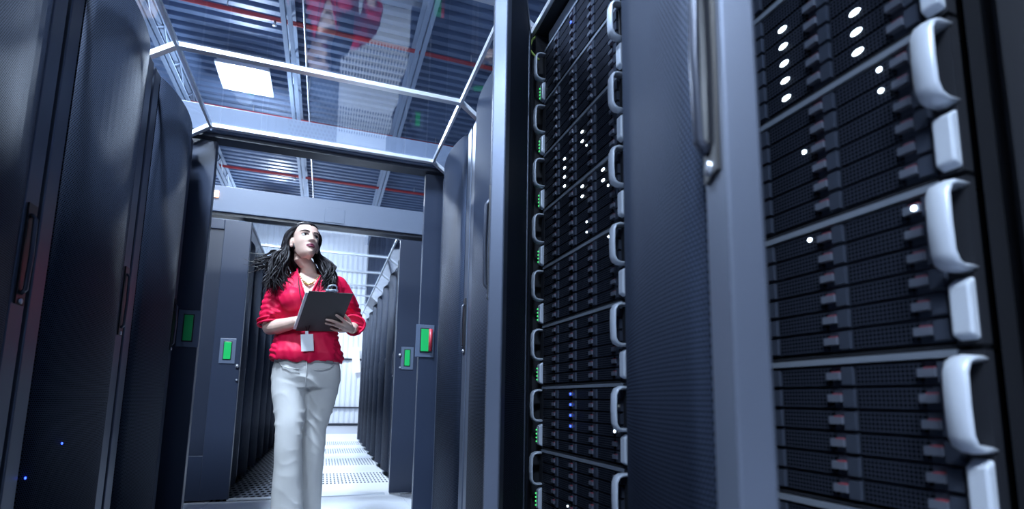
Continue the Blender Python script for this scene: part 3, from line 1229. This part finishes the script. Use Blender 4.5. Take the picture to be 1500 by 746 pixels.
fold(_me, pants_fold)
_me.materials.clear()
_me.materials.append(PANTS)
_me.transform(Matrix.Translation((-PX, -PY, -.004)))
_me.name = 'trousers'
trousers = bpy.data.objects.new('trousers', _me)
COL.objects.link(trousers)
trousers.parent = woman
wb = MB()
wb.loft([ell_ring(-.091, .159, 2.848, 3.078, .905, 40), ell_ring(-.0915, .153, 2.851, 3.07, .942, 40)], 0, True)
worldly(wb, 'waistband', PANTS, trousers)
sm_ = MB()
sm_.tube([(-.09, 2.843, .905), (-.089, 2.848, .86), (-.088, 2.858, .80), (-.088, 2.875, .775)], .0022, 6)
sm_.tube([(-.225, 2.895, .900), (-.205, 2.868, .880), (-.165, 2.850, .868), (-.125, 2.845, .866)], .0020, 6)
sm_.tube([(.045, 2.895, .900), (.025, 2.868, .880), (-.015, 2.850, .868), (-.055, 2.845, .866)], .0020, 6)
worldly(sm_, 'seam', PANTS, trousers)
worldly(MB().tube([(-.09, 2.846, .924), (-.09, 2.840, .924)], .0065, 12), 'button', BADGE, trousers)

# ---- shoes
for x, y in ((-.128, 2.83), (-.045, 3.09)):
    sh = MB()
    sh.loft([[(x + .040 * math.cos(a) * (1 - .25 * max(0, -math.sin(a))), y + .118 * math.sin(a) + .005, z0) for a in np.linspace(0, 2 * PI, 25)[:-1]] for z0 in (.001, .012)])
    sh.ball((x, y, .032), (.038, .108, .030), 16, 10)
    sh.box(x - .025, x + .025, y + .055, y + .11, .001, .05)
    worldly(sh, 'shoe', SHOE)

# ---- hair
rnd = random.Random(11)
hr = MB()
# cap over the crown and the back of the head
n = 40
rings = []
for i, z in enumerate(ZF[::2]):
    if z < -.05:
        continue
    k_ = list(ZF).index(z)
    ring = []
    for k in range(n):
        a = 2 * PI * k / n
        c, s = math.cos(a), math.sin(a)
        e = 1.09
        x = SX[k_] * e * c
        hairline = .062 + .010 * abs(c)
        if s < 0:
            y = -SF[k_] * s * -1
            y = SF[k_] * s * (1.05 if z > hairline else .10)
        else:
            y = -SB[k_] * s * 1.12
        ring.append(tuple(HW((x, y, z * 1.045 + .001))))
    rings.append(ring)
hr.loft(rings)


def bez(P, t):
    P = [Vector(p) for p in P]
    # Catmull-Rom through the points
    m_ = len(P) - 1
    f_ = min(t * m_, m_ - 1e-6)
    i = int(f_)
    u = f_ - i
    p0, p1, p2, p3 = P[max(i - 1, 0)], P[i], P[i + 1], P[min(i + 2, m_)]
    return .5 * ((2 * p1) + (p2 - p0) * u + (2 * p0 - 5 * p1 + 4 * p2 - p3) * u * u + (3 * p1 - p0 - 3 * p2 + p3) * u ** 3)


def lock(P, r, waves, amp, n_=16, ph=0.0, flat=(1.0, .55)):
    pts, rad = [], []
    for i in range(n_ + 1):
        t = i / n_
        p = bez(P, t)
        w_ = amp * max(0, t - .25)
        p = p + Vector((math.sin(t * waves * 2 * PI + ph) * w_, math.cos(t * waves * 2 * PI + ph) * w_ * .7, 0))
        pts.append(p)
        rad.append(r * (1.0 - .0 * t) * (1 - max(0, (t - .55) / .45) ** 1.6 * .9) * (.6 + .4 * min(1, t * 5)))
    hr.tube(pts, rad, 6, 0, True, flat=flat)


for k in range(420):
    s = -1 if k % 2 == 0 else 1
    y0 = rnd.uniform(-.072, .085)
    top = HW((-.012 + s * .012, y0, .112 - .55 * max(0, abs(y0) - .03)))
    frontness = max(0, (.02 - y0) / .09)
    side = HW((s * (.074 + rnd.uniform(0, .010)), y0 * .55 + .022 + rnd.uniform(-.008, .012), .062 - .02 * frontness))
    ear_ = HW((s * (.084 + rnd.uniform(-.004, .014)), .028 + rnd.uniform(-.012, .05), -.035))
    if s < 0:      # picture left, thick and falling over the shoulder, blown outward
        q = rnd.random()
        mid = Vector((-.262 + rnd.uniform(-.035, .045), 2.90 + rnd.uniform(-.03, .07), 1.405 + rnd.uniform(-.03, .03)))
        end = Vector((-.272 + rnd.uniform(-.045, .085), 2.86 + rnd.uniform(-.02, .05), 1.235 + rnd.uniform(-.01, .11)))
        if q < .16:
            mid = Vector((-.285 + rnd.uniform(-.02, .02), 2.93, 1.43 + rnd.uniform(-.03, .03)))
            end = Vector((-.335 + rnd.uniform(-.03, .03), 2.93 + rnd.uniform(-.04, .04), 1.40 + rnd.uniform(-.06, .05)))
    else:
        mid = Vector((-.022 + rnd.uniform(-.035, .035), 2.91 + rnd.uniform(-.02, .07), 1.395 + rnd.uniform(-.03, .03)))
        end = Vector((.010 + rnd.uniform(-.065, .035), 2.852 + rnd.uniform(-.012, .05), 1.245 + rnd.uniform(-.015, .10)))
    lock([top, side, ear_, mid, end], rnd.uniform(.0045, .0085), 1.7 + rnd.uniform(-.12, .12), rnd.uniform(.010, .020), 18, 8 * y0 + 18 * end.x + rnd.uniform(-.5, .5), flat=(1.0, .35))
# hair down the back
for k in range(36):
    x = rnd.uniform(-.07, .07)
    lock([HW((x * .4, .04, .108)), HW((x, .098, .03)), HW((x * 1.25, .105, -.06)), (-.115 + x * 1.6, 3.075, 1.38), (-.115 + x * 2.0, 3.10, 1.25)],
         .012, 1.5, .014, 14, rnd.uniform(0, 6))
worldly(hr, 'hair', HAIR)
wisp = MB()
hr_keep, hr = hr, wisp
for k in range(16):
    y0 = rnd.uniform(-.03, .05)
    zz = rnd.uniform(1.40, 1.47)
    lock([HW((-.085, .03 + y0, .0)), (-.245, 2.93, 1.46), (-.29, 2.93, zz + .01), (-.345 + rnd.uniform(-.05, .03), 2.94, zz - .03 + rnd.uniform(-.03, .03)),
          (-.385 + rnd.uniform(-.05, .04), 2.95, zz - .02 + rnd.uniform(-.03, .04))], .0032, 1.3, .012, 20, rnd.uniform(0, 6))
worldly(wisp, 'windblown_strands', HAIR)

# ---- necklace, lanyard and badge
nk = MB()
for k in range(15):
    t = (k - 7) / 7
    x = -.109 + t * .050
    z = 1.300 + .062 * abs(t) ** 1.7
    y = 2.868 + .052 * abs(t) ** 1.6
    rb = .0062 if abs(t) < .5 else .004
    nk.ball((x, y - .004, z), rb, 8, 6)
worldly(nk, 'necklace', GOLD)
ly = MB()
for s in (-1, 1):
    ly.tube([(-.111 + s * .030, 3.062, 1.412), (-.110 + s * .055, 3.02, 1.418), (-.109 + s * .056, 2.935, 1.378), (-.108 + s * .050, 2.870, 1.318),
             (-.106 + s * .040, 2.822, 1.25), (-.102 + s * .026, 2.812, 1.19), (-.098 + s * .014, 2.822, 1.10), (-.095, 2.826, 1.040)], .0058, 6, 0, True, flat=(1.0, .3))
lany = worldly(ly, 'lanyard', LANY)
bd = MB()
M_ = Matrix.Translation((-.093, 2.815, .996)) @ Matrix.Rotation(math.radians(-6), 4, 'Y') @ Matrix.Rotation(math.radians(6), 4, 'X')
v0 = len(bd.v)
bd.box(-.029, .029, -.001, .001, -.042, .042)
bd.box(-.007, .007, -.003, .003, .040, .058)
bd.v = [tuple(M_ @ Vector(p)) for p in bd.v]
worldly(bd, 'badge', BADGE, lany)

# ---- clipboard, a thing of its own
TL, TR, BR, BL = (Vector(p) for p in ((-.094, 2.62, 1.220), (.108, 2.685, 1.236), (.050, 2.900, 1.071), (-.152, 2.835, 1.055)))
ux, uy = (TR - TL).normalized(), (TL - BL).normalized()
nz = ux.cross(uy).normalized()          # away from her; local z points to her
cen = (TL + BR) / 2
W2, H2 = (TR - TL).length / 2, (TL - BL).length / 2
Mc = Matrix((-ux, uy, -nz)).transposed().to_4x4()
Mc.translation = cen
cb = thing('clipboard', 'dark grey clipboard with white paper and metal clip held by the woman', 'clipboard')
cb.matrix_world = Mc
MB().box(-W2, W2, -H2, H2, -.0015, .0015).build('board', BOARD, cb, bevel=.001)
MB().box(-W2 + .016, W2 + .012, -H2 + .008, H2 - .012, .0018, .0065).build('paper', PAPER, cb)
ck = MB()
ck.box(-.028, .028, H2 - .035, H2 + .012, .0068, .0085)
ck.tube([(-.028, H2 + .006, .006), (.028, H2 + .006, .006)], .006, 10)
ck.tube([(-.022, H2 + .008, .008), (-.020, H2 + .026, .012), (-.008, H2 + .034, .014), (.008, H2 + .034, .014), (.020, H2 + .026, .012), (.022, H2 + .008, .008)], .0035, 8)
ck.tube([(-.012, H2 + .004, -.002), (-.010, H2 + .016, -.002), (.010, H2 + .016, -.002), (.012, H2 + .004, -.002)], .003, 8)
ck.build('clip', SILVER, cb)
